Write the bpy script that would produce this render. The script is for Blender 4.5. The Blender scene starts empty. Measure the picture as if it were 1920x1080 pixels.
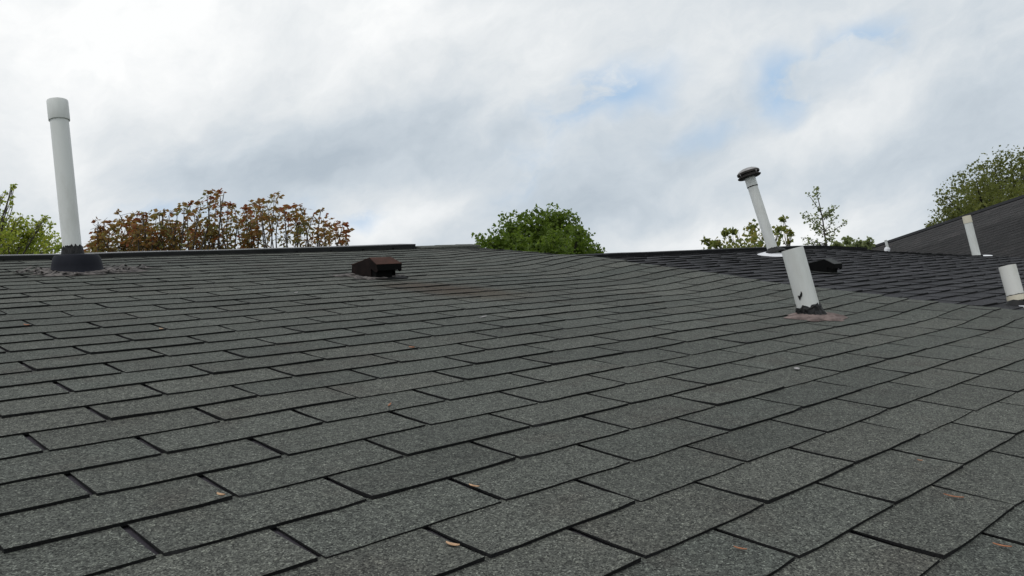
import bpy, bmesh, math, random
from mathutils import Vector, Matrix, noise
PI = math.pi
R_ = math.radians
random.seed(7)
scene = bpy.context.scene
COL = scene.collection

# ------------------------------------------------------------------ frames
# roof frame: x along the courses, y up the slope, z out of the roof surface
TH = R_(21.0)                       # roof pitch
H0 = 3.6                            # height of the roof-frame origin over the ground
CT, ST = math.cos(TH), math.sin(TH)
Q = Matrix(((1, 0, 0), (0, CT, -ST), (0, ST, CT)))
RC = Matrix(((0.7234813797, -0.6893157294, 0.0376632230),
             (-0.0545584096, -0.1114786781, -0.9922680506),
             (0.6881846214, 0.7158326128, -0.1182607177)))     # roof frame -> camera (x right, y down, z ahead)
CR = Vector((-0.3824138, -1.1228860, 0.4681584))               # camera in the roof frame
FOC = 1580.0

def W(x, y, z=0.0):
    v = Q @ Vector((x, y, z)); v.z += H0
    return v
CW = W(*CR)
AX = (Q @ RC.transposed())
RIGHT, DOWN, FWD = AX @ Vector((1, 0, 0)), AX @ Vector((0, 1, 0)), AX @ Vector((0, 0, 1))
def ray(x, y):
    return RIGHT * ((x - 960) / FOC) + DOWN * ((y - 540) / FOC) + FWD
def at(x, y, d):                    # world point seen at photo pixel x, y at depth d
    return CW + ray(x, y) * d
def on_roof(x, y, z=0.0):           # roof-frame point at height z over the roof seen at x, y
    d = RC.transposed() @ Vector(((x - 960) / FOC, (y - 540) / FOC, 1))
    return CR + d * ((z - CR.z) / d.z)
def proj(w):
    q = RC @ (Q.transposed() @ (w - Vector((0, 0, H0))) - CR)
    if q.z < .05: return None
    return 960 + FOC * q.x / q.z, 540 + FOC * q.y / q.z

# ------------------------------------------------------------------ camera
cam_d = bpy.data.cameras.new('camera'); cam = bpy.data.objects.new('camera', cam_d); COL.objects.link(cam)
cam_d.sensor_width = 36.0; cam_d.lens = FOC / 1920 * 36; cam_d.clip_start = .02; cam_d.clip_end = 3000
M = Matrix((RIGHT, -DOWN, -FWD)).transposed().to_4x4(); M.translation = CW
cam.matrix_world = M
scene.camera = cam

# ------------------------------------------------------------------ sky and sun
SUN_EL, SUN_AZ = R_(62), R_(250)        # soft sun through the cloud, high, behind and to the left
world = bpy.data.worlds.new('World'); scene.world = world; world.use_nodes = True
nt = world.node_tree; nt.nodes.clear()
def N(t, typ, **kw):
    n = t.nodes.new(typ)
    for k, v in kw.items(): setattr(n, k, v)
    return n
class G:                                # small helper for node graphs
    def __init__(s, t): s.t = t
    def put(s, sock, v):
        if isinstance(v, bpy.types.NodeSocket): s.t.links.new(v, sock)
        else: sock.default_value = v
    def math(s, op, a, b=0.0, c=0.0, clamp=False):
        n = N(s.t, 'ShaderNodeMath', operation=op, use_clamp=clamp)
        s.put(n.inputs[0], a); s.put(n.inputs[1], b); s.put(n.inputs[2], c)
        return n.outputs[0]
    def vec(s, op, a, b=(0, 0, 0), scale=None):
        n = N(s.t, 'ShaderNodeVectorMath', operation=op)
        s.put(n.inputs[0], a); s.put(n.inputs[1], b)
        if scale is not None: s.put(n.inputs['Scale'], scale)
        return n.outputs['Value'] if op in ('DOT_PRODUCT', 'LENGTH', 'DISTANCE') else n.outputs[0]
    def noise(s, vec, scale, detail=4, rough=.5, color=False, dist=0.0):
        n = N(s.t, 'ShaderNodeTexNoise'); n.inputs['Scale'].default_value = scale
        n.inputs['Detail'].default_value = detail; n.inputs['Roughness'].default_value = rough
        n.inputs['Distortion'].default_value = dist
        if vec is not None: s.t.links.new(vec, n.inputs['Vector'])
        return n.outputs['Color'] if color else n.outputs['Fac']
    def rng(s, v, a, b, c=0.0, d=1.0, interp='SMOOTHSTEP'):
        n = N(s.t, 'ShaderNodeMapRange', interpolation_type=interp)
        s.put(n.inputs[0], v)
        for i, q in enumerate((a, b, c, d)): s.put(n.inputs[1 + i], q)
        return n.outputs[0]
    def mix(s, f, a, b, blend='MIX'):
        n = N(s.t, 'ShaderNodeMix', data_type='RGBA', blend_type=blend)
        s.put(n.inputs[0], f); s.put(n.inputs[6], a); s.put(n.inputs[7], b)
        return n.outputs[2]
    def ramp(s, f, stops):
        n = N(s.t, 'ShaderNodeValToRGB')
        s.t.links.new(f, n.inputs[0])
        el = n.color_ramp.elements
        while len(el) < len(stops): el.new(.5)
        for e, (p, c) in zip(el, stops): e.position = p; e.color = (*c, 1)
        return n.outputs[0]
g = G(nt)
tc = N(nt, 'ShaderNodeTexCoord')
dirv = tc.outputs['Generated']
w1 = g.vec('SUBTRACT', g.noise(dirv, 3.2, 5, .55, True), (.5, .5, .5))
w2 = g.vec('SUBTRACT', g.noise(dirv, 11, 4, .55, True), (.5, .5, .5))
dd = g.vec('ADD', g.vec('ADD', dirv, g.vec('SCALE', w1, scale=.16)), g.vec('SCALE', w2, scale=.05))
def blob(x, y, rx, ry, ang, soft=0.0):  # soft elongated patch of sky round one direction
    c = ray(x, y).normalized()
    a = R_(ang)
    u = RIGHT * math.cos(a) - DOWN * math.sin(a); v = RIGHT * math.sin(a) + DOWN * math.cos(a)
    u = (u - c * u.dot(c)).normalized(); v = (v - c * v.dot(c)).normalized()
    k = (ray(x, y).length)
    d = g.vec('SUBTRACT', dd, tuple(c))
    p = g.math('MULTIPLY', g.vec('DOT_PRODUCT', d, tuple(u)), FOC * k / rx)
    q = g.math('MULTIPLY', g.vec('DOT_PRODUCT', d, tuple(v)), FOC * k / ry)
    r = g.math('SQRT', g.math('ADD', g.math('MULTIPLY', p, p), g.math('MULTIPLY', q, q)))
    return g.rng(r, soft, 1.0, 1.0, 0.0)
STR = (RIGHT * math.cos(R_(24)) - DOWN * math.sin(R_(24))).normalized()      # the cloud streets run this way
ds = g.vec('SUBTRACT', dd, g.vec('SCALE', tuple(STR), scale=g.math('MULTIPLY', g.vec('DOT_PRODUCT', dd, tuple(STR)), .55)))
val = g.math('ADD', .735, g.math('MULTIPLY', g.math('SUBTRACT', g.noise(ds, 2.8, 6, .55), .5), .30))
val = g.math('ADD', val, g.math('MULTIPLY', g.math('SUBTRACT', g.noise(ds, 8, 6, .6), .5), .36))
val = g.math('ADD', val, g.math('MULTIPLY', g.math('SUBTRACT', g.noise(ds, 22, 6, .62), .5), .17))
for (x, y, rx, ry, an, dv) in [
        (330, -20, 950, 340, 12, .24), (60, 130, 420, 170, 20, .06), (760, 60, 420, 150, 15, .07),
        (700, 285, 540, 150, 14, -.09), (880, 310, 300, 200, 25, -.06), (430, 320, 330, 70, 8, -.06),
        (1130, 360, 260, 120, 25, -.10), (780, 410, 260, 90, 20, .16), (1330, 430, 480, 70, 8, .10),
        (100, 300, 260, 130, 0, .05), (1480, 250, 420, 60, 18, .09), (1080, 60, 300, 90, 24, .06),
        (1560, 320, 420, 110, 6, -.10), (1900, 260, 300, 280, 0, -.12), (1700, 130, 330, 60, 20, .06),
        (960, 195, 170, 60, 30, .07)]:
    val = g.math('ADD', val, g.math('MULTIPLY', blob(x, y, rx, ry, an), dv))
val = g.math('ADD', g.math('MULTIPLY', g.math('SUBTRACT', val, .76), 1.25), .775)
val = g.math('MINIMUM', g.math('MAXIMUM', val, .5), 1.02)
cloud = g.ramp(g.rng(val, .5, 1.0, 0, 1, 'LINEAR'), [(0, (.46, .53, .60)), (.3, (.59, .655, .715)), (.62, (.775, .81, .835)), (1, (.99, 1.0, 1.0))])
blue = None
for (x, y, rx, ry, an, k) in [(1150, 165, 170, 70, 25, .85), (1100, 212, 120, 50, 25, .6), (1440, 155, 100, 85, 45, .78), (1585, 85, 140, 75, 35, .95),
                              (1530, 135, 120, 40, 30, .5), (665, 425, 70, 40, 20, .5), (1300, 240, 100, 40, 10, .35), (330, 395, 150, 30, 8, .45),
                              (1000, 330, 170, 110, 30, .22), (540, 410, 140, 60, 0, .3)]:
    b = g.math('MULTIPLY', blob(x, y, rx, ry, an), k)
    blue = b if blue is None else g.math('MAXIMUM', blue, b)
blue = g.math('MULTIPLY', blue, g.rng(g.noise(ds, 13, 6, .6), .40, .55, .10, 1.0))
# thin places elsewhere in the same broken cloud
blue = g.math('MAXIMUM', blue, g.math('MULTIPLY', g.rng(g.noise(dd, 3.1, 6, .55), .66, .76), .45))
sky = N(nt, 'ShaderNodeTexSky', sky_type='NISHITA', sun_disc=False, sun_elevation=SUN_EL, sun_rotation=SUN_AZ)
bs = g.mix(.6, g.vec('SCALE', sky.outputs[0], scale=1.15), (4.6, 7.0, 9.8, 1))
col = g.mix(blue, g.vec('SCALE', cloud, scale=10.0), bs)
bg = N(nt, 'ShaderNodeBackground'); bg.inputs['Strength'].default_value = .1
nt.links.new(col, bg.inputs['Color'])
wo = N(nt, 'ShaderNodeOutputWorld'); nt.links.new(bg.outputs[0], wo.inputs['Surface'])

sd = bpy.data.lights.new('sun', 'SUN'); sd.energy = 1.0; sd.angle = R_(25); sd.color = (1, .97, .92)
sun = bpy.data.objects.new('sun', sd); COL.objects.link(sun)
sdir = Vector((math.sin(SUN_AZ) * math.cos(SUN_EL), math.cos(SUN_AZ) * math.cos(SUN_EL), math.sin(SUN_EL)))
sun.rotation_euler = sdir.to_track_quat('Z', 'Y').to_euler()
vs = scene.view_settings
vs.view_transform = 'Standard'; vs.look = 'None'; vs.exposure = 0; vs.gamma = 1; vs.use_curve_mapping = False

# ------------------------------------------------------------------ materials
def mat(name):
    m = bpy.data.materials.new(name); m.use_nodes = True
    t = m.node_tree; t.nodes.clear()
    b = N(t, 'ShaderNodeBsdfPrincipled'); o = N(t, 'ShaderNodeOutputMaterial')
    t.links.new(b.outputs[0], o.inputs['Surface'])
    return m, G(t), b, o
def bump(gg, b, h, strength, dist):
    n = N(gg.t, 'ShaderNodeBump'); n.inputs['Strength'].default_value = strength; n.inputs['Distance'].default_value = dist
    gg.put(n.inputs['Height'], h); gg.t.links.new(n.outputs[0], b.inputs['Normal'])
def world_pos(gg):
    return N(gg.t, 'ShaderNodeNewGeometry').outputs['Position']

def granule_material(name, c0, c1, speck, stains=(), warm=(.075, .068, .058)):
    m, gg, b, o = mat(name)
    P = world_pos(gg)
    tone = N(gg.t, 'ShaderNodeAttribute', attribute_name='tone').outputs['Fac']
    hue = N(gg.t, 'ShaderNodeAttribute', attribute_name='hue').outputs['Fac']
    vo = N(gg.t, 'ShaderNodeTexVoronoi'); vo.inputs['Scale'].default_value = 520; gg.t.links.new(P, vo.inputs['Vector'])
    sp = N(gg.t, 'ShaderNodeSeparateColor'); gg.t.links.new(vo.outputs['Color'], sp.inputs[0])
    rnd = sp.outputs[0]
    vo2 = N(gg.t, 'ShaderNodeTexVoronoi'); vo2.inputs['Scale'].default_value = 210; gg.t.links.new(P, vo2.inputs['Vector'])
    sp2 = N(gg.t, 'ShaderNodeSeparateColor'); gg.t.links.new(vo2.outputs['Color'], sp2.inputs[0])
    base = gg.mix(hue, (*c0, 1), (*c1, 1))
    patch = gg.noise(P, 5.5, 5, .6)
    base = gg.mix(gg.rng(patch, .5, .78, 0, .6), base, (*warm, 1))
    gran = gg.ramp(rnd, [(0, (.16, .16, .16)), (.13, (.34, .34, .35)), (.30, (.74, .74, .74)), (.6, (.95, .95, .95)), (.86, (1.25, 1.25, 1.25)), (.95, (1.9, 1.9, 1.85)), (1, (speck, speck, speck))])
    gran2 = gg.ramp(sp2.outputs[0], [(0, (.55, .55, .55)), (.3, (.92, .92, .92)), (.8, (1.08, 1.08, 1.08)), (1, (1.4, 1.4, 1.36))])
    c = gg.mix(1.0, gg.mix(1.0, base, gran, 'MULTIPLY'), gran2, 'MULTIPLY')
    fine = gg.math('ADD', .66, gg.math('MULTIPLY', gg.noise(P, 30, 6, .72), .68))
    big = gg.math('ADD', .76, gg.math('MULTIPLY', gg.noise(P, 2.3, 6, .65), .48))
    k = gg.math('MULTIPLY', gg.math('MULTIPLY', fine, big), tone)
    c = gg.vec('SCALE', c, scale=k)
    for (p, rad, colr, amt) in stains:
        d = gg.vec('DISTANCE', gg.vec('ADD', P, gg.vec('SCALE', gg.vec('SUBTRACT', gg.noise(P, 7, 4, .6, True), (.5, .5, .5)), scale=.22)), tuple(p))
        c = gg.mix(gg.rng(d, 0.0, rad, amt, 0.0), c, gg.mix(1.0, (*colr, 1), gran, 'MULTIPLY'))
    gg.t.links.new(c, b.inputs['Base Color'])
    b.inputs['Roughness'].default_value = .9
    b.inputs['Specular IOR Level'].default_value = .25
    bump(gg, b, gg.math('ADD', gg.math('MULTIPLY', rnd, .6), gg.noise(P, 300, 2)), .75, .0020)
    return m

def flat_material(name, c0, c1, scale, rough=.7, bumps=.3, metal=0.0, spec=.4, detail=5, bdist=.002):
    m, gg, b, o = mat(name)
    P = world_pos(gg)
    f = gg.noise(P, scale, detail, .6)
    gg.t.links.new(gg.mix(gg.rng(f, .3, .7), (*c0, 1), (*c1, 1)), b.inputs['Base Color'])
    gg.put(b.inputs['Roughness'], gg.rng(f, .2, .8, max(.05, rough - .12), min(1, rough + .1), 'LINEAR'))
    b.inputs['Metallic'].default_value = metal; b.inputs['Specular IOR Level'].default_value = spec
    if bumps: bump(gg, b, gg.noise(P, scale * 3, 4), bumps, bdist)
    return m

stain_c = on_roof(835, 543)
MS = {}
MS['grey'] = granule_material('weathered_grey_granules', (.086, .0925, .0815), (.104, .1065, .0925), 2.6,
        stains=[(W(*on_roof(850, 545)), .30, (.050, .032, .022), .95), (W(*on_roof(775, 537)), .28, (.075, .058, .042), .9), (W(*on_roof(905, 552)), .34, (.080, .066, .048), .8)])
MS['dark'] = granule_material('dark_charcoal_granules', (.037, .037, .041), (.049, .048, .053), 2.4, warm=(.040, .039, .041))
MS['far'] = granule_material('black_brown_granules', (.024, .023, .023), (.031, .029, .029), 2.2, warm=(.040, .034, .034))
MS['edge'] = flat_material('asphalt_shingle_edge', (.010, .010, .011), (.024, .024, .024), 300, .9, .3, 0, .15)
MS['under'] = flat_material('unweathered_asphalt_granules', (.040, .036, .045), (.070, .064, .074), 380, .9, .5, 0, .2)
MS['tar'] = flat_material('black_roof_tar', (.006, .006, .007), (.016, .015, .015), 60, .6, .6, 0, .3)
MS['metal'] = flat_material('black_painted_metal', (.016, .017, .019), (.028, .029, .031), 9, .42, .15, 0, .5)
MS['ridge'] = flat_material('black_ridge_vent', (.010, .010, .012), (.020, .020, .022), 14, .8, .4, 0, .2)
MS['rubber'] = flat_material('dark_rubber_boot', (.010, .011, .017), (.016, .017, .024), 18, .7, .2, 0, .15)
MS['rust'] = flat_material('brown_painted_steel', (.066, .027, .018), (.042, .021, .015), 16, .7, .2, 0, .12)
MS['brown'] = flat_material('shaded_brown_steel', (.016, .0095, .008), (.009, .006, .0055), 16, .75, .2, 0, .12)  # brown vent's sides: same steel as its top, shade put into the colour
MS['black'] = flat_material('black_and_shaded_steel', (.0035, .004, .004), (.006, .006, .006), 16, .8, .2, 0, .08)  # black steel, also the painted shade in the vent openings
MS['greytop'] = flat_material('grey_and_lit_steel', (.060, .063, .060), (.042, .043, .042), 20, .7, .2, 0, .15)  # grey fittings, and the black vent's top with its lighting painted in
MS['flash'] = flat_material('white_painted_flashing', (.80, .80, .82), (.70, .70, .73), 9, .45, .1, 0, .5)
MS['mastic'] = flat_material('pinkish_brown_old_mastic', (.235, .18, .165), (.10, .075, .07), 22, .9, .8, 0, .2, 8, .006)
MS['flake'] = flat_material('peeling_grey_brown_mastic', (.19, .17, .16), (.030, .028, .028), 34, .9, .9, 0, .2, 8, .006)
MS['steelcap'] = flat_material('weathered_galvanised_steel', (.42, .40, .39), (.25, .24, .235), 18, .5, .2, .5, .5)
MS['capdark'] = flat_material('dark_cap_steel', (.050, .042, .037), (.030, .026, .024), 18, .65, .2, .1, .4)  # darker steel of the cap rings and clamp band
MS['wall'] = flat_material('pale_render', (.36, .34, .31), (.42, .40, .36), 3, .9, .2)
MS['board'] = flat_material('white_painted_board', (.62, .62, .60), (.52, .52, .50), 6, .6, .1)
MS['grass'] = flat_material('lawn_green', (.035, .06, .018), (.06, .085, .03), 1.2, .95, .5)

def pvc(name, c, dirt, dscale):
    m, gg, b, o = mat(name)
    P = world_pos(gg)
    st = N(gg.t, 'ShaderNodeVectorMath', operation='MULTIPLY'); gg.t.links.new(P, st.inputs[0]); st.inputs[1].default_value = (1, 1, .25)
    f = gg.noise(st.outputs[0], dscale, 6, .62)
    cc = gg.mix(gg.rng(f, .42, .74, 0, .75), (*c, 1), (*dirt, 1))
    sp = gg.noise(P, 130, 3, .6)
    cc = gg.mix(gg.rng(sp, .69, .76, 0, .5), cc, (.22, .21, .19, 1))
    gg.t.links.new(cc, b.inputs['Base Color'])
    b.inputs['Roughness'].default_value = .48; b.inputs['Specular IOR Level'].default_value = .4
    bump(gg, b, gg.noise(P, 45, 3), .08, .001)
    return m
MS['pvc'] = pvc('white_painted_pipe', (.74, .75, .73), (.60, .60, .57), 14)
MS['pvc_warm'] = pvc('yellowed_white_pipe', (.76, .75, .71), (.58, .56, .49), 14)
MS['pvc_cream'] = pvc('cream_yellow_pipe', (.72, .66, .53), (.60, .53, .40), 20)

def leaf_material(name, cols, transl=.35):
    m, gg, b, o = mat(name)
    t = N(gg.t, 'ShaderNodeAttribute', attribute_name='tone').outputs['Fac']
    st = [(i / max(1, len(cols) - 1), c) for i, c in enumerate(cols)]
    c = gg.ramp(t, st)
    gg.t.links.new(c, b.inputs['Base Color']); b.inputs['Roughness'].default_value = .55; b.inputs['Specular IOR Level'].default_value = .3
    tr = N(gg.t, 'ShaderNodeBsdfTranslucent'); gg.t.links.new(gg.vec('SCALE', c, scale=1.6), tr.inputs['Color'])
    mx = N(gg.t, 'ShaderNodeMixShader'); mx.inputs[0].default_value = transl
    gg.t.links.new(b.outputs[0], mx.inputs[1]); gg.t.links.new(tr.outputs[0], mx.inputs[2]); gg.t.links.new(mx.outputs[0], o.inputs['Surface'])
    return m
ML = dict(
    maple=leaf_material('deep_green_leaves', [(.052, .086, .011), (.098, .148, .017), (.15, .205, .028)], .45),
    lime=leaf_material('yellow_green_leaves', [(.16, .20, .03), (.28, .33, .05), (.40, .37, .05)], .5),
    rust=leaf_material('rust_and_olive_leaves', [(.23, .070, .030), (.23, .125, .035), (.20, .145, .042), (.16, .165, .050)], .45),
    mixed=leaf_material('olive_yellow_leaves', [(.085, .12, .03), (.17, .19, .042), (.27, .21, .045)], .45),
    sap=leaf_material('grey_green_leaves', [(.13, .16, .07), (.20, .235, .10), (.27, .30, .13)], .45),
    spring=leaf_material('sparse_spring_leaves', [(.07, .085, .022), (.125, .14, .032), (.18, .185, .042)], .42))
MS['bark'] = flat_material('grey_brown_bark', (.055, .045, .038), (.10, .085, .072), 30, .9, .6)
MS['barkdark'] = flat_material('dark_bark', (.028, .023, .02), (.05, .042, .036), 30, .9, .6)
MS['husk'] = flat_material('tan_dry_husk', (.55, .36, .22), (.38, .22, .12), 120, .7, .3)
MS['husk_orange'] = flat_material('orange_dry_husk', (.36, .15, .07), (.26, .10, .05), 120, .7, .3)
MS['pale'] = flat_material('pale_grey_scrap', (.42, .40, .40), (.30, .28, .28), 90, .8, .3)

# ------------------------------------------------------------------ objects
def link(o, parent=None):
    COL.objects.link(o)
    if parent is not None: o.parent = parent
    return o
def tag(o, label=None, cat=None, group=None, kind=None):
    if label: o['label'] = label
    if cat: o['category'] = cat
    if group: o['group'] = group
    if kind: o['kind'] = kind
    return o
def thing(name, label, cat, loc=(0, 0, 0), group=None):
    o = bpy.data.objects.new(name, None); o.location = loc; o.empty_display_size = .1
    link(o); tag(o, label, cat, group)
    return o
def mesh_obj(name, verts, faces, mats, parent=None, midx=None, smooth=False, attrs=None, origin=None):
    """verts in world space; the object keeps them there but sits at its own origin"""
    if origin is None:
        c = Vector((0, 0, 0))
        for v in verts: c += Vector(v)
        c /= max(1, len(verts))
    else: c = Vector(origin)
    me = bpy.data.meshes.new(name)
    me.from_pydata([tuple(Vector(v) - c) for v in verts], [], faces)
    for m in (mats if isinstance(mats, (list, tuple)) else [mats]): me.materials.append(m)
    if midx: me.polygons.foreach_set('material_index', midx)
    if smooth: me.polygons.foreach_set('use_smooth', [True] * len(me.polygons))
    for k, vals in (attrs or {}).items():
        a = me.attributes.new(k, 'FLOAT', 'FACE'); a.data.foreach_set('value', vals)
    me.update()
    o = bpy.data.objects.new(name, me)
    o.location = c
    link(o, parent)
    if parent is not None:
        o.matrix_parent_inverse = Matrix.Translation(-pworld(parent))
    return o
def pworld(o):
    return WORLD_LOC.get(o.name, Vector(o.location))
WORLD_LOC = {}
class MB:
    def __init__(s): s.v = []; s.f = []; s.m = []; s.tone = []; s.hue = []
    def add(s, verts, faces, m=0, tone=1.0, hue=.5):
        k = len(s.v); s.v += [tuple(v) for v in verts]
        s.f += [tuple(i + k for i in f) for f in faces]
        n = len(faces)
        s.m += (m if isinstance(m, list) else [m] * n); s.tone += [tone] * n; s.hue += [hue] * n
    def tube(s, pts, rads, n=8, m=0, caps=True, tone=1.0):
        pts = [Vector(p) for p in pts]; rings = []; V = []
        for i, p in enumerate(pts):
            d = (pts[min(i + 1, len(pts) - 1)] - pts[max(i - 1, 0)]).normalized()
            a = d.orthogonal().normalized() if i == 0 else (a - d * a.dot(d)).normalized()
            b = d.cross(a)
            for k in range(n):
                t = 2 * PI * k / n
                V.append(p + (a * math.cos(t) + b * math.sin(t)) * rads[i])
        F = []
        for i in range(len(pts) - 1):
            for k in range(n):
                F.append((i * n + k, i * n + (k + 1) % n, (i + 1) * n + (k + 1) % n, (i + 1) * n + k))
        if caps:
            F.append(tuple(range(n))[::-1]); F.append(tuple((len(pts) - 1) * n + k for k in range(n)))
        s.add(V, F, m, tone)
    def box(s, c, ax, half, m=0, tone=1.0):
        V = [Vector(c) + ax[0] * (i * half[0]) + ax[1] * (j * half[1]) + ax[2] * (k * half[2]) for i in (-1, 1) for j in (-1, 1) for k in (-1, 1)]
        s.add(V, [(0, 1, 3, 2), (4, 6, 7, 5), (0, 4, 5, 1), (2, 3, 7, 6), (0, 2, 6, 4), (1, 5, 7, 3)], m, tone)
    def build(s, name, mats, parent=None, smooth=False, origin=None):
        return mesh_obj(name, s.v, s.f, mats, parent, s.m, smooth, {'tone': s.tone, 'hue': s.hue}, origin)

def sstep(a, b, x):
    t = min(1, max(0, (x - a) / (b - a))); return t * t * (3 - 2 * t)
def interp(tab, x):
    if x <= tab[0][0]: return tab[0][1]
    for (a, va), (b, vb) in zip(tab, tab[1:]):
        if x <= b: return va + (vb - va) * sstep(a, b, x)
    return tab[-1][1]

# ------------------------------------------------------------------ ground
gm = MB(); s_ = 260
gm.add([(-s_, -s_, 0), (s_, -s_, 0), (s_, s_, 0), (-s_, s_, 0)], [(0, 1, 2, 3)])
o = gm.build('ground', [MS['grass']], origin=(0, 0, 0)); tag(o, kind='structure')

# ------------------------------------------------------------------ roof surfaces (heights over the roof plane)
EXP, TAB = .127, .305
RIDGE1, RIDGE2, EAVE = 3.74, 3.05, -1.5
RAISE = [(-1.5, .02), (-.04, .035), (.4, .03), (.93, .034), (1.56, .052), (2.23, .068), (3.0, .032), (3.74, .004)]
EDGE1 = [(-1.5, 3.62), (2.0, 3.60), (3.0, 3.74), (3.74, 3.86)]
def h1(x, y):
    r = .86 * interp(RAISE, y) * sstep(2.95, 3.65, x)
    n = noise.noise(Vector((x * .9, y * .8, 3.1))) * .0025 + noise.noise(Vector((x * 2.7, y * 2.2, 9.1))) * .0016
    return r + n
def edge1(y): return interp(EDGE1, y)
def h2(x, y):
    e = edge1(min(y, 3.0))
    base = -.038 - .045 * sstep(7.8, 9.2, x) * sstep(1.2, 3.0, y)
    lip = h1(e, y) - .014
    return base + (lip - base) * (1 - sstep(e - .05, e + .5, x)) + noise.noise(Vector((x * 1.1, y * 1.3, 7.7))) * .005
END2 = 9.15
def h4(x, y):
    return -.17 + .135 * (1 - sstep(.95, 1.5, y)) + noise.noise(Vector((x, y, 1.7))) * .004

def house(name, label, x0, x1, y0, y1, hf, rim=None):
    """a thing with walls, a solid roof (front slope, back slope) and a fascia; shingles come later"""
    t = thing(name, label, 'house', (0, 0, 0))
    top = MB(); nx, ny = 30, 34
    V = []; F = []
    for j in range(ny + 1):
        y = y0 + (y1 - y0) * j / ny
        xe = rim(y) if rim else x1
        for i in range(nx + 1):
            x = x0 + (xe - x0) * i / nx
            V.append(W(x, y, hf(x, y) - .003))
    n1 = nx + 1
    for j in range(ny):
        for i in range(nx):
            F.append((j * n1 + i, j * n1 + i + 1, (j + 1) * n1 + i + 1, (j + 1) * n1 + i))
    k = len(V)
    ridge = [V[ny * n1 + i] for i in range(n1)]
    run = (y1 - y0) * CT
    for i in range(n1):
        p = ridge[i]; V.append(Vector((p.x, p.y + run, p.z - run * math.tan(TH))))
    for i in range(nx): F.append((ny * n1 + i, ny * n1 + i + 1, k + i + 1, k + i))
    # soffit-side thickness at both ends and along the eave
    kb = len(V)
    per = [j * n1 for j in range(ny + 1)] + [k]
    per2 = [j * n1 + nx for j in range(ny + 1)] + [k + nx]
    for idx in (per, per2):
        b0 = len(V)
        for q in idx: V.append(V[q] - Vector((0, 0, .2)))
        for a in range(len(idx) - 1):
            F.append((idx[a], idx[a + 1], b0 + a + 1, b0 + a))
    roof = mesh_obj('roof', V, F, [MS['under']], t, origin=(0, 0, 0))
    wm = MB()
    ze = W(0, y0, 0).z - .22; yw = W(0, y0, 0).y + .35; yb = W(0, y1, 0).y + run - .35; zr = W(0, y1, 0).z - .42; ym = W(0, y1, 0).y
    a, b = x0 + .08, (min(rim(y0), rim(y1)) if rim else x1) - .08
    ze += .35 * math.tan(TH) - .05
    Vw = [(a, yw, 0), (b, yw, 0), (b, yb, 0), (a, yb, 0), (a, yw, ze), (b, yw, ze), (b, yb, ze), (a, yb, ze), (a, ym, zr), (b, ym, zr)]
    wm.add(Vw, [(0, 1, 5, 4), (2, 3, 7, 6), (3, 0, 4, 8, 7), (1, 2, 6, 9, 5)])
    wm.build('wall', [MS['wall']], t)
    fb = MB(); pe = W(0, y0, 0)
    xe = rim(y0) if rim else x1
    fb.box(((x0 + xe) / 2, pe.y + .02, pe.z - .11), (Vector((1, 0, 0)), Vector((0, 1, 0)), Vector((0, 0, 1))), ((xe - x0) / 2, .012, .09))
    fb.build('fascia', [MS['board']], t)
    return t, roof

X0 = -2.6
t1, roof1 = house('house', 'nearest house, weathered grey-green shingles filling the foreground under a black metal ridge strip', X0, 3.6, EAVE, RIDGE1, h1, edge1)
t2, roof2 = house('house', 'second house, with newer charcoal shingles and a black ridge beyond the mushroom-capped pipe', 3.5, END2, EAVE, RIDGE2, h2)
t4, roof4 = house('house', 'third house, barely showing as a grey-green strip behind the cream-topped pipe', END2 + .03, 11.0, EAVE, 2.78, h4)

# ------------------------------------------------------------------ shingles
def tab_geo(x0, x1, yb, ht, zb, hf, rng, nx=4, zt=.0022, edgew=.0008):
    V = []; F = []; Mi = []
    ys = [0, .45, 1.0]
    jit = [rng.uniform(-1, 1) * .0014 for _ in range(nx + 1)]
    curl = rng.uniform(-.0012, .0016)
    for j, q in enumerate(ys):
        for i in range(nx + 1):
            x = x0 + (x1 - x0) * i / nx
            y = yb + ht * q
            z = zb + (zt - zb) * q
            if j == 0:
                y += jit[i]
                if i in (0, nx): y += rng.uniform(.0008, .003) + (rng.uniform(.002, .006) if rng.random() < .10 else 0)
                z += curl * (abs(i - nx / 2) / (nx / 2)) + rng.uniform(-.0004, .0004)
            if j == 1: z -= .0004
            V.append(W(x, y, hf(x, y) + z))
    n1 = nx + 1
    for j in range(2):
        for i in range(nx): F.append((j * n1 + i, j * n1 + i + 1, (j + 1) * n1 + i + 1, (j + 1) * n1 + i)); Mi.append(0)
    k = len(V)
    for i in range(nx + 1):
        x = x0 + (x1 - x0) * i / nx; y = yb + jit[i] + .0012
        V.append(W(x, y, hf(x, y) + edgew))
    for i in range(nx): F.append((k + i, k + i + 1, i + 1, i)); Mi.append(1)
    k2 = len(V)
    for i in (0, nx):
        for j in (1, 2):
            x = x0 + (x1 - x0) * i / nx; y = yb + ht * ys[j]
            V.append(W(x, y, hf(x, y) + .0006))
    F += [(k, 0, n1, k2), (k2, n1, 2 * n1, k2 + 1), (k + nx, k2 + 2, n1 + nx, nx), (k2 + 2, k2 + 3, 2 * n1 + nx, n1 + nx)]
    Mi += [1] * 4
    return V, F, Mi

def area_in_view(c):
    P = [proj(W(*p)) for p in c]
    if any(p is None for p in P): return 0
    P = [(min(1990, max(-70, a)), min(1150, max(-70, b))) for a, b in P]
    s = 0
    for (a, b), (c_, d) in zip(P, P[1:] + P[:1]): s += a * d - c_ * b
    return abs(s) / 2

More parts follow.
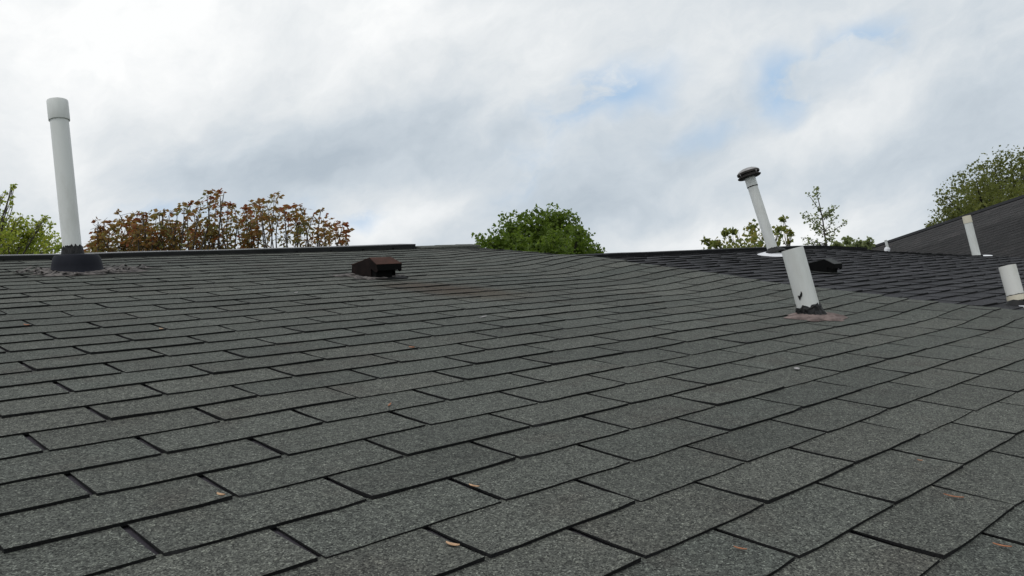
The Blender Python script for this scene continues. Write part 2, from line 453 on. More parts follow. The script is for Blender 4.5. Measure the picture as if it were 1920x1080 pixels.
def lay(tabs, hf, roof, mats, limit, nx):
    """tabs: (x0, x1, y, height, z, tone, hue). The largest in the picture become shingles of their own."""
    order = []
    for i, (x0, x1, y, ht, zb, tone, hue) in enumerate(tabs):
        z = hf((x0 + x1) / 2, y)
        order.append((-area_in_view([(x0, y, z), (x1, y, z), (x1, y + EXP, z), (x0, y + EXP, z)]), i))
    order.sort(); big = {i for a, i in order[:limit] if a < 0}
    rest = MB()
    for i, (x0, x1, y, ht, zb, tone, hue) in enumerate(tabs):
        rng = random.Random(i * 13 + 5)
        V, F, Mi = tab_geo(x0, x1, y, ht, zb, hf, rng, nx)
        if i in big:
            mesh_obj('shingle', V, F, mats, roof, Mi, False, {'tone': [tone] * len(F), 'hue': [hue] * len(F)})
        else:
            rest.add(V, F, Mi, tone, hue)
    o = rest.build('shingle_field', mats, roof, origin=(0, 0, 0)); tag(o, kind='stuff')

rng = random.Random(3)
tabs = []
jlo = math.ceil(EAVE / EXP); jhi = int((RIDGE1 - .02) / EXP)
for j in range(jlo, jhi + 1):
    yb = j * EXP
    off = 0.0 if j % 2 else .5
    lim = edge1(yb) + rng.uniform(-.012, .012)
    if rng.random() < .15: lim += rng.uniform(-.03, .03)
    i0 = math.floor(X0 / TAB) - 1
    ht = min(EXP * 1.1, RIDGE1 + .03 - yb)
    drift = rng.uniform(-.006, .006)
    strip = rng.randrange(3)
    for i in range(i0, 16):
        a = (i + off) * TAB + drift + noise.noise(Vector((i * 3.1, j * 1.7, 0))) * .004
        b = (i + 1 + off) * TAB + drift + noise.noise(Vector(((i + 1) * 3.1, j * 1.7, 0))) * .004
        gl = .0038 + .0022 * (noise.noise(Vector((i * 5.3, j * 2.9, 4))) + .6); gr = .0038 + .0022 * (noise.noise(Vector(((i + 1) * 5.3, j * 2.9, 4))) + .6)
        a += gl; b -= gr
        a = max(a, X0)
        if b > lim: b = lim
        if b - a < .03: continue
        # a whole three-tab strip shares a shade, each tab varies a little within it
        sid = (i + strip) // 3
        st = noise.noise(Vector((sid * 7.7, j * 3.3, 2.0))); s2 = noise.noise(Vector((sid * 4.1, j * 5.9, 8.0)))
        tone = 1 + .18 * st + rng.uniform(-.09, .08)
        hue = min(1, max(0, .5 + .9 * s2 + rng.uniform(-.2, .2)))
        dyy = noise.noise(Vector((a * 1.3, j * .7, 5.5))) * .004
        tabs.append((a, b, yb + dyy, ht, .0063 + rng.uniform(-.0009, .0013), tone, hue))
lay(tabs, h1, roof1, [MS['grey'], MS['edge']], 300, 6)

tabs = []
for j in range(math.ceil(EAVE / EXP), int((RIDGE2 - .02) / EXP) + 1):
    yb = j * EXP + .002
    x = edge1(min(yb, 3.0)) - .02 - rng.uniform(0, .1)
    ht = min(EXP * 1.1, RIDGE2 + .03 - yb); tall = rng.random() < .5
    while x < END2:
        w = rng.uniform(.12, .24); b = min(END2 + rng.uniform(-.01, .01), x + w)
        if b - x < .03: break
        z = .0125 + rng.uniform(-.001, .002) if tall else .0078
        dyy = noise.noise(Vector((x * 1.3, j * .7, 9.5))) * .006
        tabs.append((x, b - .003, yb + dyy, ht, z, 1 + rng.uniform(-.16, .16) + (.05 if tall else -.05), rng.random()))
        x += w; tall = not tall
lay(tabs, h2, roof2, [MS['dark'], MS['edge']], 300, 2)

tabs = []
for j in range(math.ceil(EAVE / EXP), int(2.76 / EXP) + 1):
    yb = j * EXP; x = END2 + .03 + (j % 2) * -.15
    while x < 11.0:
        tabs.append((max(x, END2 + .03), min(11.0, x + TAB) - .005, yb, min(EXP * 1.1, 2.78 - yb), .0068, 1 + rng.uniform(-.1, .1), rng.random())); x += TAB
tabs = [q for q in tabs if q[1] - q[0] > .03]
lay(tabs, h4, roof4, [MS['grey'], MS['edge']], 0, 2)

# ------------------------------------------------------------------ ridge strips
def extrude(profile, xs, fn=None):
    """profile: (y, z) ring in the roof frame, swept along x"""
    mb = MB(); n = len(profile); V = []; F = []
    for x in xs:
        for (y, z) in profile:
            dx, dy, dz = fn(x) if fn else (0, 0, 0)
            V.append(W(x + dx, y + dy, z + dz))
    for i in range(len(xs) - 1):
        for k in range(n): F.append((i * n + k, (i + 1) * n + k, (i + 1) * n + (k + 1) % n, i * n + (k + 1) % n))
    F.append(tuple(range(n))); F.append(tuple((len(xs) - 1) * n + k for k in range(n))[::-1])
    mb.add(V, F); return mb
xs = [X0 + (3.295 - X0) * i / 40 for i in range(41)]
lift = lambda x: (0, 0, .010 * sstep(2.3, 3.3, x) + noise.noise(Vector((x * 1.5, 0, 0))) * .004)
cap = extrude([(3.720, -.008), (3.716, .028), (3.719, .031), (3.90, .019), (3.95, -.01), (3.75, -.008)], xs, lift)
ridge_strip = cap.build('ridge_strip', [MS['metal']], t1)
tag(ridge_strip, 'long black metal ridge strip with its free end lifted off the shingles')
for x in [-.2, .35, .7, 1.05, 1.4, 1.75, 2.12, 2.35, 2.6, 2.85, 3.1]:
    mb = MB(); l = lift(x)[2]; p0 = W(x, 3.717, .002 + l); n_ = (W(x, 3.5, 0) - W(x, 3.7, 0)).normalized()
    mb.tube([p0, p0 + n_ * .004], [.008, .006], 8); mb.build('nail', [MS['black']], ridge_strip)
for k in range(3):                      # shingle caps beyond the metal strip
    a, b = 3.305 + k * .20, 3.305 + k * .20 + .21
    mb = extrude([(3.66, .008), (3.665, .017 + .002 * k), (3.76, .020 + .002 * k), (3.80, .0), (3.70, .002)], [a, (a + b) / 2, min(b, 3.87)], lambda x: (0, 0, h1(x, 3.7)))
    mb.build('ridge_shingle', [MS['grey']], t1)
xs2 = [3.78 + (9.05 - 3.78) * i / 36 for i in range(37)]
cap2 = extrude([(2.955, -.006), (2.955, .030), (3.05, .026), (3.13, .005), (3.05, -.02)], xs2,
               lambda x: (0, 0, h2(x, 2.95) * (1 if x > 4.2 else 0) + (0 if x > 4.2 else h2(4.2, 2.95)) + .006 + noise.noise(Vector((x * 2.1, 4, 0))) * .004))
o = cap2.build('ridge_strip', [MS['ridge']], t2)
rs2 = o
for k in range(22):
    x = 4.05 + k * .235; mb = MB(); p0 = W(x, 2.954, h2(max(x, 4.2), 2.95) + .013); n_ = (W(x, 2.7, 0) - W(x, 2.95, 0)).normalized()
    mb.tube([p0, p0 + n_ * .003], [.006, .004], 6); mb.build('nail', [MS['greytop']], rs2)

# ------------------------------------------------------------------ the large cross roof behind, right
t3 = thing('house', 'large house at the right whose long black-brown roof climbs towards the sparse tree', 'house', (0, 0, 0))
rd = ray(193, 942); rd.z = 0; rd.normalize()                 # its ridge runs level, away to the left
P0 = at(1920, 368, 15.2)
perp = Vector((rd.y, -rd.x, 0)); 
if perp.dot(CW - P0) < 0: perp = -perp
PS = R_(24); dn = (perp * math.cos(PS) - Vector((0, 0, 1)) * math.sin(PS)).normalized(); nr = dn.cross(rd); 
if nr.z < 0: nr = -nr
S0, S1, DEPTH = -4.0, 9.0, 5.2
def W3(s, d, z): return P0 + rd * s + dn * d + nr * z
mb = MB()
back = perp * -1; bk = (back * math.cos(PS) - Vector((0, 0, 1)) * math.sin(PS)).normalized()
V = [W3(S0, 0, -.012), W3(S1, 0, -.012), W3(S1, DEPTH, -.012), W3(S0, DEPTH, -.012), W3(S0, 0, -.012) + bk * DEPTH, W3(S1, 0, -.012) + bk * DEPTH]
V += [v - Vector((0, 0, .2)) for v in V]
mb.add(V, [(0, 1, 2, 3), (1, 0, 4, 5), (3, 2, 8, 9), (0, 3, 9, 6), (4, 0, 6, 10), (2, 1, 7, 8), (1, 5, 11, 7), (5, 4, 10, 11)])
roof3 = mb.build('roof', [MS['under']], t3, origin=P0)
rest = MB(); r3 = random.Random(11)
for j in range(int(DEPTH / EXP)):
    d0 = DEPTH - j * EXP; d1 = max(0.0, d0 - EXP * 1.06); s = S0 - r3.uniform(0, .2)
    while s < S1:
        w = r3.uniform(.15, .32); a, b = max(S0, s), min(S1, s + w - .003)
        if b - a > .02:
            zt = r3.choice((.0035, .005)); 
            tone = (1.0 + r3.uniform(-.10, .10) + .14 * noise.noise(Vector((s * .5, j * .6, 3))))
            if d0 < 1.12: tone *= 1.55                     # newer, greyer courses under the ridge
            rest.add([W3(a, d0, zt), W3(b, d0, zt), W3(b, d1, .001), W3(a, d1, .001), W3(a, d0, -.001), W3(b, d0, -.001)],
                     [(0, 1, 2, 3), (4, 5, 1, 0)], [0, 0], tone, r3.random())
        s += w
o = rest.build('shingle_field', [MS['far'], MS['edge']], roof3, origin=P0); tag(o, kind='stuff')
mb = MB(); rc_ = [W3(S0, .10, .012), W3(S1, .10, .012), W3(S1, 0, .03), W3(S0, 0, .03), W3(S0, .10, .012) + bk * .2 - dn * .1, W3(S1, .10, .012) + bk * .2 - dn * .1]
mb.add(rc_, [(0, 1, 2, 3), (3, 2, 5, 4)]); mb.add([W3(S0, .10, .0), W3(S1, .10, .0), W3(S1, .10, .012), W3(S0, .10, .012)], [(0, 1, 2, 3)])
mb.build('ridge_strip', [MS['ridge']], t3)
mb = MB(); zt_ = P0.z - .3
qs = [W3(S0 + .2, 0, 0), W3(S1 - .2, 0, 0)]
hw = DEPTH * math.cos(PS) - .35; ze = P0.z - hw * math.tan(PS) - .25
c4 = [qs[0] + perp * hw, qs[1] + perp * hw, qs[1] - perp * hw, qs[0] - perp * hw]
V = [(p.x, p.y, 0) for p in c4] + [(p.x, p.y, ze) for p in c4] + [(q.x, q.y, P0.z - .25) for q in qs]
mb.add(V, [(0, 1, 5, 4), (2, 3, 7, 6), (1, 2, 6, 9, 5), (3, 0, 4, 8, 7)]); mb.build('wall', [MS['wall']], t3)

# ------------------------------------------------------------------ pipes
def lathe(mb, base, axis, prof, n=28, m=0, cap_top=False, cap_bot=False, jag=None):
    axis = axis.normalized(); a = axis.orthogonal().normalized(); b = axis.cross(a); V = []; F = []
    for i, (r, h) in enumerate(prof):
        for k in range(n):
            t = 2 * PI * k / n
            rr, hh = (r, h) if jag is None else jag(i, k, r, h)
            V.append(base + axis * hh + (a * math.cos(t) + b * math.sin(t)) * rr)
    for i in range(len(prof) - 1):
        for k in range(n): F.append((i * n + k, i * n + (k + 1) % n, (i + 1) * n + (k + 1) % n, (i + 1) * n + k))
    if cap_top: F.append(tuple((len(prof) - 1) * n + k for k in range(n)))
    if cap_bot: F.append(tuple(range(n))[::-1])
    mb.add(V, F, m)
def part(fn, name, material, parent, smooth=True):
    mb = MB(); fn(mb); o = mb.build(name, [MS[material]], parent, smooth)
    if smooth:
        a = o.data.attributes.get('sharp_edge') or o.data.attributes.new('sharp_edge', 'BOOLEAN', 'EDGE')
        bm = bmesh.new(); bm.from_mesh(o.data)
        vals = [(len(e.link_faces) != 2 or e.calc_face_angle(0) > R_(35)) for e in bm.edges]; bm.free()
        a.data.foreach_set('value', vals)
    return o
def ragged(seed, amp, ramp=.003):
    r = random.Random(seed); off = [noise.noise(Vector((math.cos(2 * PI * k / 40) * 3.1 + seed, math.sin(2 * PI * k / 40) * 3.1, 0))) for k in range(64)]
    return lambda i, k, rad, h: (rad + r.uniform(-ramp, ramp), h + (off[k % len(off)] * amp + r.uniform(-amp, amp) * .35 if i >= 1 else 0))
NRM = Q @ Vector((0, 0, 1)); UPS = Q @ Vector((0, 1, 0)); ALX = Vector((1, 0, 0))
def patch(mb, c, rx, ry, seed, hmax, hf, n=44, rings=5, hole=0.0, rag=.3):
    """lumpy irregular skin of mastic lying on the roof round a roof-frame point"""
    r = random.Random(seed); V = []; F = []
    for i in range(rings + 1):
        q = hole + (1 - hole) * i / rings
        for k in range(n):
            t = 2 * PI * k / n
            e = 1 + (noise.noise(Vector((math.cos(t) * 2.6 + seed, math.sin(t) * 2.6, 0))) * rag * 1.6 + r.uniform(-rag, rag) * .3) * q
            x, y = c[0] + math.cos(t) * rx * q * e, c[1] + math.sin(t) * ry * q * e
            z = hf(x, y) + .005 + (hmax * (1 - q) + (r.uniform(0, .004) if 0 < i < rings else 0)) + (.003 if i < rings else .001)
            V.append(W(x, y, z))
    for i in range(rings):
        for k in range(n): F.append((i * n + k, i * n + (k + 1) % n, (i + 1) * n + (k + 1) % n, (i + 1) * n + k))
    mb.add(V, F)

# A: tall pipe on the left
bA = on_roof(140, 511); baseA = W(bA.x, bA.y, 0)
topA = at(107.5, 189, 4.01); axA = (topA - baseA).normalized(); LA = (topA - baseA).length
tA = thing('vent_pipe', 'tallest white vent pipe, with a white coupling on top and a dark rubber boot', 'vent pipe', baseA)
part(lambda m: lathe(m, baseA, axA, [(.0405, 0), (.0405, LA - .06)], 36), 'pipe', 'pvc', tA)
def couple(m):
    lathe(m, baseA, axA, [(.0407, LA - .098), (.0455, LA - .098), (.0465, LA - .095), (.0465, LA - .004), (.045, LA), (.040, LA), (.039, LA - .08)], 36)
part(couple, 'coupling', 'pvc', tA)
part(lambda m: lathe(m, baseA - axA * .01 + ALX * .012, (NRM * .6 + axA * .4), [(.130, .0), (.119, .006), (.112, .018), (.107, .045), (.100, .078), (.092, .090), (.044, .096)], 44), 'boot', 'rubber', tA)
part(lambda m: lathe(m, baseA, axA, [(.049, .080), (.0475, .096), (.0450, .112), (.0445, .120), (.0412, .121)], 64, jag=ragged(3, .011, .0014)), 'sealant_collar', 'tar', tA, False)
part(lambda m: patch(m, (bA.x + .03, bA.y - .02), .29, .16, 4, .012, h1, hole=.35, rag=.42), 'sealant_patch', 'flake', tA, False)
def curls(m):
    r = random.Random(9)
    for k in range(46):
        t = r.uniform(0, 2 * PI); q = r.uniform(.75, 1.1); x = bA.x + .03 + math.cos(t) * .25 * q; y = bA.y - .02 + math.sin(t) * .15 * q
        a = r.uniform(0, PI); l = r.uniform(.015, .05); z = h1(x, y) + .012
        p = [W(x - math.cos(a) * l, y - math.sin(a) * l * .5, z), W(x, y, z + r.uniform(.004, .016)), W(x + math.cos(a) * l, y + math.sin(a) * l * .5, z)]
        w = NRM.cross(p[2] - p[0]).normalized() * r.uniform(.004, .010)
        m.add([p[0] - w, p[1] - w, p[2] - w, p[0] + w, p[1] + w, p[2] + w], [(0, 1, 4, 3), (1, 2, 5, 4)])
tag(part(curls, 'peeling_flakes', 'flake', tA, False), kind='stuff')

# B: short open pipe in front
bB = on_roof(1522, 587, .02); baseB = W(bB.x, bB.y, h1(bB.x, bB.y))
topB = at(1485.5, 467, 3.36); axB = (topB - baseB).normalized(); LB = (topB - baseB).length
tB = thing('vent_pipe', 'short wide white vent pipe with an open top and ragged tar round its foot', 'vent pipe', baseB)
part(lambda m: lathe(m, baseB, axB, [(.0430, 0), (.0430, LB), (.0395, LB), (.0395, LB - .2)], 36), 'pipe', 'pvc', tB)
part(lambda m: lathe(m, baseB, axB, [(.061, -.004), (.056, .014), (.0500, .022), (.049, .036), (.0460, .048), (.0434, .050)], 40, jag=ragged(7, .011, .0035)), 'sealant_collar', 'tar', tB, False)
part(lambda m: lathe(m, baseB, axB, [(.0465, .034), (.0500, .039), (.0465, .044)], 40, jag=ragged(12, .006, .002)), 'sealant_lip', 'tar', tB, False)
part(lambda m: patch(m, (bB.x + .012, bB.y - .022), .155, .095, 2, .018, h1, hole=.3, rag=.22), 'flashing', 'mastic', tB, False)
def smear(m):                           # lump of tar stuck on the pipe
    r = random.Random(4); side = axB.cross(CW - baseB).normalized(); front = side.cross(axB).normalized()
    if front.dot(CW - baseB) < 0: front = -front
    pts = [(-.30, .098), (-.12, .096), (.02, .104), (.10, .112), (.16, .104), (.10, .094), (-.05, .088), (-.22, .078), (-.26, .086)]
    V = []
    for (an, hh) in pts:
        a = an - .35
        V.append(baseB + axB * hh + (front * math.cos(a) + side * -math.sin(a) * -1) * .0437)
    m.add(V, [tuple(range(len(V)))])
    V2 = [v + (v - baseB - axB * (v - baseB).dot(axB)).normalized() * .0018 for v in V]
    n = len(V); m.add(V + V2, [(i, (i + 1) % n, n + (i + 1) % n, n + i) for i in range(n)] + [tuple(n + i for i in range(n))])
part(smear, 'tar_smear', 'tar', tB, False)

# C: capped pipe on the charcoal roof
z2c = -.04
bC = on_roof(1453, 481, z2c); baseC = W(bC.x, bC.y, z2c)
topC = at(1406, 334, 7.41); axC = (topC - baseC).normalized(); LC = (topC - baseC).length
tC = thing('vent_pipe', 'white vent pipe topped by a round steel mushroom cap, standing on the charcoal roof', 'vent pipe', baseC)
part(lambda m: lathe(m, baseC, axC, [(.0440, 0), (.0440, LC - .05)], 32), 'pipe', 'pvc', tC)
part(lambda m: lathe(m, baseC, axC, [(.0442, LC - .075), (.0475, LC - .075), (.0475, LC + .002), (.042, LC + .004)], 32), 'coupling', 'pvc', tC)
part(lambda m: lathe(m, baseC, axC, [(.0444, LC - .082), (.0482, LC - .082), (.0482, LC - .0755), (.0444, LC - .0755)], 32), 'clamp_band', 'capdark', tC)
capt = part(lambda m: lathe(m, baseC, axC, [(.05, LC + .004), (.094, LC + .006), (.102, LC + .012), (.102, LC + .018), (.09, LC + .022), (.05, LC + .020)], 36), 'cap_flange', 'capdark', tC)
part(lambda m: lathe(m, baseC, axC, [(.06, LC + .020), (.088, LC + .026), (.088, LC + .032), (.06, LC + .034)], 36), 'cap_ring', 'capdark', tC)
part(lambda m: lathe(m, baseC, axC, [(.055, LC + .036), (.095, LC + .037), (.099, LC + .042), (.099, LC + .054), (.095, LC + .059)], 36), 'cap_rim', 'capdark', tC)
part(lambda m: lathe(m, baseC, axC, [(.096, LC + .0585), (.080, LC + .074), (.055, LC + .086), (.025, LC + .092), (.004, LC + .0935)], 36, cap_top=True), 'cap_dome', 'steelcap', tC)
for k in range(4):
    t = k * PI / 2 + .5; a_ = axC.orthogonal().normalized(); b_ = axC.cross(a_); rr = a_ * math.cos(t) + b_ * math.sin(t)
    part(lambda m: m.tube([baseC + axC * (LC + .018) + rr * .09, baseC + axC * (LC + .045) + rr * .101], [.003, .003], 6), 'cap_leg', 'steelcap', tC)
part(lambda m: lathe(m, baseC, axC, [(.104, .030), (.092, .046), (.054, .066), (.0445, .078)], 32, jag=ragged(5, .006, .002)), 'sealant_collar', 'tar', tC, False)
def plate(mb, c, hx, hy, hf, r=.03, z=.010, th=.003, rot=0.0, dome=0.0):
    V = []; n = 32
    for lay_ in (0, 1):
        for k in range(n):
            t = 2 * PI * k / n; cs, sn = math.cos(t), math.sin(t)
            e = 3.2
            sx = math.copysign(abs(cs) ** (2 / e), cs) * hx; sy = math.copysign(abs(sn) ** (2 / e), sn) * hy
            x, y = c[0] + sx * math.cos(rot) - sy * math.sin(rot), c[1] + sx * math.sin(rot) + sy * math.cos(rot)
            V.append(W(x, y, hf(x, y) + z + th * lay_))
    F = [(k, (k + 1) % n, n + (k + 1) % n, n + k) for k in range(n)]
    V.append(W(c[0], c[1], hf(*c) + z + th + dome)); F += [(n + k, n + (k + 1) % n, 2 * n) for k in range(n)]
    mb.add(V, F)
part(lambda m: lathe(m, baseC, NRM, [(.150, .008), (.146, .014), (.10, .030), (.066, .040)], 36), 'flashing', 'flash', tC)

# F: short pipe at the right edge
bF = on_roof(1910, 571, -.03); baseF = W(bF.x, bF.y, h2(bF.x, bF.y))
topF = at(1898, 501, 4.40); axF = (topF - baseF); axF = (Vector((0, 0, 1)) * .8 + axF.normalized() * .2).normalized()
LF = (topF - baseF).length
tF = thing('vent_pipe', 'stubby white vent pipe with white flashing, cut by the right edge of the photo', 'vent pipe', baseF)
part(lambda m: lathe(m, baseF, axF, [(.0410, .04), (.0410, LF), (.0375, LF), (.0375, LF - .16)], 32), 'pipe', 'pvc_warm', tF)
part(lambda m: lathe(m, baseF, axF, [(.0414, .030), (.0432, .030), (.0432, .058), (.0412, .060)], 32), 'coupling', 'pvc_cream', tF)
part(lambda m: lathe(m, baseF, axF, [(.0434, .0592), (.0440, .061), (.0412, .0625)], 40, jag=ragged(14, .0015, .001)), 'seam', 'tar', tF, False)
part(lambda m: lathe(m, baseF, NRM, [(.060, .004), (.057, .012), (.048, .030), (.0436, .037)], 32), 'boot', 'tar', tF)
part(lambda m: plate(m, (bF.x + .035, bF.y - .045), .095, .085, lambda x, y: h2(bF.x, bF.y), z=.004, th=.008, dome=.004, rot=-.3), 'flashing', 'flash', tF, False)

# D and E: pipes on the third house
def down_to(p, hf):
    v = Q.transposed() @ (p - Vector((0, 0, H0))); return v
dD = 9.75
pDt, pDb = at(1812, 405, dD + .05), at(1831, 479, dD)
axD = (pDt - pDb).normalized(); footD = pDb - axD * .16; LD = (pDt - footD).length
tD = thing('vent_pipe', 'slim white vent pipe with a cream-yellow top in front of the large dark roof', 'vent pipe', footD)
part(lambda m: lathe(m, footD, axD, [(.0435, 0), (.0435, LD - .03)], 28), 'pipe', 'pvc', tD)
part(lambda m: lathe(m, footD, axD, [(.0437, LD - .085), (.0472, LD - .085), (.0472, LD), (.042, LD), (.042, LD - .06)], 28), 'coupling', 'pvc_cream', tD)
vD = Q.transposed() @ (at(1853, 480.5, dD) - Vector((0, 0, H0)))
part(lambda m: lathe(m, W(vD.x, vD.y, vD.z - .13), NRM, [(.115, .0), (.112, .11), (.1, .125)], 32), 'boot', 'tar', tD)
part(lambda m: lathe(m, W(vD.x - .03, vD.y + .03, vD.z - .13), (NRM + ALX * -.12 + UPS * .1), [(.102, .126), (.098, .132), (.02, .140)], 32, cap_top=True), 'flashing', 'flash', tD)
dE = 10.3
pEt, pEb = at(1660.5, 450, dE), at(1664, 463.5, dE); axE = (pEt - pEb).normalized()
tE = thing('vent_pipe', 'tiny thin white vent pipe with a conical flashing by the end of the charcoal ridge', 'vent pipe', pEb - axE * .1)
part(lambda m: lathe(m, pEb - axE * .1, axE, [(.016, 0), (.016, (pEt - pEb).length + .1), (.012, (pEt - pEb).length + .1)], 16, cap_top=True), 'pipe', 'pvc', tE)
part(lambda m: lathe(m, pEb - NRM * .02, (NRM + UPS * -.1), [(.034, -.06), (.034, .0), (.030, .010), (.018, .020)], 20), 'flashing', 'flash', tE)

# ------------------------------------------------------------------ hooded roof vents
def hood(label, c, hf, k, wx, m_top, m_side, seed):
    z0 = hf(c[0], c[1] + .08 * k)
    t = thing('roof_vent', label, 'roof vent', W(c[0], c[1], z0))
    def L(x, y, z): return W(c[0] + x * k * wx, c[1] + y * k, z0 + z * k)
    yb, yf = .170, .0
    prof = [(yb, .002), (yb, .052), (.030, .100), (-.045, .074), (-.050, .044), (-.038, .036), (.004, .050), (.0, .002)]
    def side(x, th, inset):
        def f(m):
            pr = prof
            a = [L(x, y, z - (0 if z < .09 else inset)) for y, z in pr]; b = [L(x + th, y, z - (0 if z < .09 else inset)) for y, z in pr]
            n = len(pr); m.add(a + b, [tuple(range(n))[::-1], tuple(n + i for i in range(n))] + [(i, (i + 1) % n, n + (i + 1) % n, n + i) for i in range(n)])
        return f
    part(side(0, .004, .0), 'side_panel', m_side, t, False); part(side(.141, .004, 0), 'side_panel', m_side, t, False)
    def slab(p, q, x0, x1, x2, x3, th, m):
        (ya, za), (yc, zc) = p, q
        V = [L(x0, ya, za), L(x1, ya, za), L(x3, yc, zc), L(x2, yc, zc)]
        V += [L(x0, ya, za + th), L(x1, ya, za + th), L(x3, yc, zc + th), L(x2, yc, zc + th)]
        m.add(V, [(0, 1, 2, 3)[::-1], (4, 5, 6, 7), (0, 1, 5, 4), (1, 2, 6, 5), (2, 3, 7, 6), (3, 0, 4, 7)])
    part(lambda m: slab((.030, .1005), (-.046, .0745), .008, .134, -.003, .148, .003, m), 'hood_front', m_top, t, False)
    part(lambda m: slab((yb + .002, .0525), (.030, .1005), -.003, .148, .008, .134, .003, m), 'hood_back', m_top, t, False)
    part(lambda m: slab((yb + .004, .001), (yb + .0005, .052), 0, .145, 0, .145, .0015, m), 'back_panel', m_side, t, False)
    part(lambda m: slab((.075, .002), (.06, .085), .004, .141, .004, .141, .002, m), 'damper', 'black', t, False)  # shade inside the hood put into its black
    part(lambda m: slab((-.0462, .0742), (-.0505, .046), -.003, .148, .004, .140, .002, m), 'visor_lip', 'black', t, False)  # blackened: the lip's shaded front is in the colour
    def throat(m):
        c = [L(x, y, z) for x in (.006, .100) for y in (-.034, .06) for z in (.002, .066)]
        m.add(c, [(0, 1, 3, 2), (4, 6, 7, 5), (0, 4, 5, 1), (2, 3, 7, 6), (0, 2, 6, 4), (1, 5, 7, 3)])
    part(throat, 'throat', 'black', t, False)  # black box, the darkness of the opening painted on it
    return t, L
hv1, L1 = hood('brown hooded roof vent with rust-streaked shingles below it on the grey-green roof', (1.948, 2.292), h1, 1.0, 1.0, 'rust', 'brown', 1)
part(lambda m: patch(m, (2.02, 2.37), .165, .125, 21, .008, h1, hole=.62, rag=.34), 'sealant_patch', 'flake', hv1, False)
part(lambda m: plate(m, (2.03, 2.325), .10, .14, h1, z=.008, th=.002), 'flange', 'black', hv1, False)  # flange coloured black to take in the shadow at the vent's foot
hv2, L2 = hood('black hooded roof vent on the charcoal roof, just right of the open-topped pipe', (5.13, 1.52), h2, 1.0, .8, 'greytop', 'black', 2)  # grey top on a black vent: light from above put into the colour
part(lambda m: plate(m, (5.19, 1.58), .10, .125, h2, z=.012, th=.002), 'flange', 'greytop', hv2, False)

# ------------------------------------------------------------------ dry husks and scraps on the shingles
def scrap(px, py, length, width, ang, material, name, cat, label, arch=.35, group=None):
    length *= .8; width *= .75; ang = -86 + (ang % 7) if ang < 0 else ang
    p = on_roof(px, py, .008); z = h1(p.x, p.y) + .0075
    dx, dy = math.cos(R_(ang)), math.sin(R_(ang)); V = []; F = []; n = 8; r = random.Random(int(px))
    for side in (0, 1):
        for i in range(n + 1):
            q = i / n - .5; w = width * (1 - (2 * q) ** 2) ** .5 * (.7 + .5 * (q + .5)) * .5 + .0004
            c = (q * length, math.sin(q * 3) * length * .08)
            for s in (-1, 0, 1):
                x, y = c[0], c[1] + s * w
                zz = z + arch * width * (1 - abs(s)) * .6 + arch * length * .18 * (2 * q) ** 2 * (1 if q > 0 else .4) + side * .0007
                V.append(W(p.x + x * dx - y * dy, p.y + x * dy + y * dx, zz))
    m_ = 3 * (n + 1)
    for side in (0, 1):
        for i in range(n):
            for s in (0, 1):
                a = side * m_ + i * 3 + s; f = (a, a + 3, a + 4, a + 1); F.append(f if side else f[::-1])
    for i in range(n):
        for s in (0, 2): a = i * 3 + s; F.append((a, a + 3, m_ + a + 3, m_ + a))
    o = mesh_obj(name, V, F, [MS[material]], None, None, True); tag(o, label, cat, group); return o
gh = 'dry husks and leaves on the grey-green roof'
for (px, py, l, w, an, m_, lab) in [
    (849, 1020, .026, .0085, -72, 'husk', 'large tan seed husk lodged in a shingle joint at the bottom centre'),
    (414, 926, .019, .008, -50, 'husk', 'tan seed husk lying over a shingle joint at the lower left'),
    (889, 912, .024, .006, -48, 'husk', 'narrow tan husk caught in the shingle joint above the large bottom husk'),
    (730, 760, .028, .005, 28, 'husk_orange', 'thin orange-tan leaf stalk lying across one shingle left of centre'),
    (1388, 1029, .022, .004, -60, 'husk_orange', 'orange sliver in the bottom shingle joint right of centre'),
    (1788, 930, .036, .004, -62, 'husk_orange', 'long orange sliver in a joint near the right edge'),
    (1879, 1022, .028, .005, -62, 'husk_orange', 'orange sliver in the joint closest to the bottom right corner'),
    (1725, 862, .011, .004, -60, 'husk_orange', 'tiny orange fleck above the long orange sliver'),
    (50, 609, .035, .008, -50, 'husk_orange', 'reddish husk near the left edge of the roof'),
    (302, 616, .020, .008, -50, 'husk', 'small pale husk in a joint below the left pipe'),
    (772, 650, .024, .009, -45, 'husk_orange', 'orange husk in a joint directly below the brown roof vent')]:
    scrap(px, py, l, w, an, m_, 'dry_husk', 'dry husk', lab, .35, gh)
gs = 'pale scraps on the grey-green roof'
for (px, py, l, w, an, lab) in [(1494, 690, .030, .020, 10, 'pale grey flat scrap on a shingle below the short open pipe'),
    (905, 594, .060, .010, 5, 'thin pale scuff of grit in the middle of the roof'),
    (555, 548, .022, .016, 0, 'small whitish chip on the roof left of the brown vent')]:
    scrap(px, py, l, w, an, 'pale', 'scrap', 'scrap', lab, .12, gs)

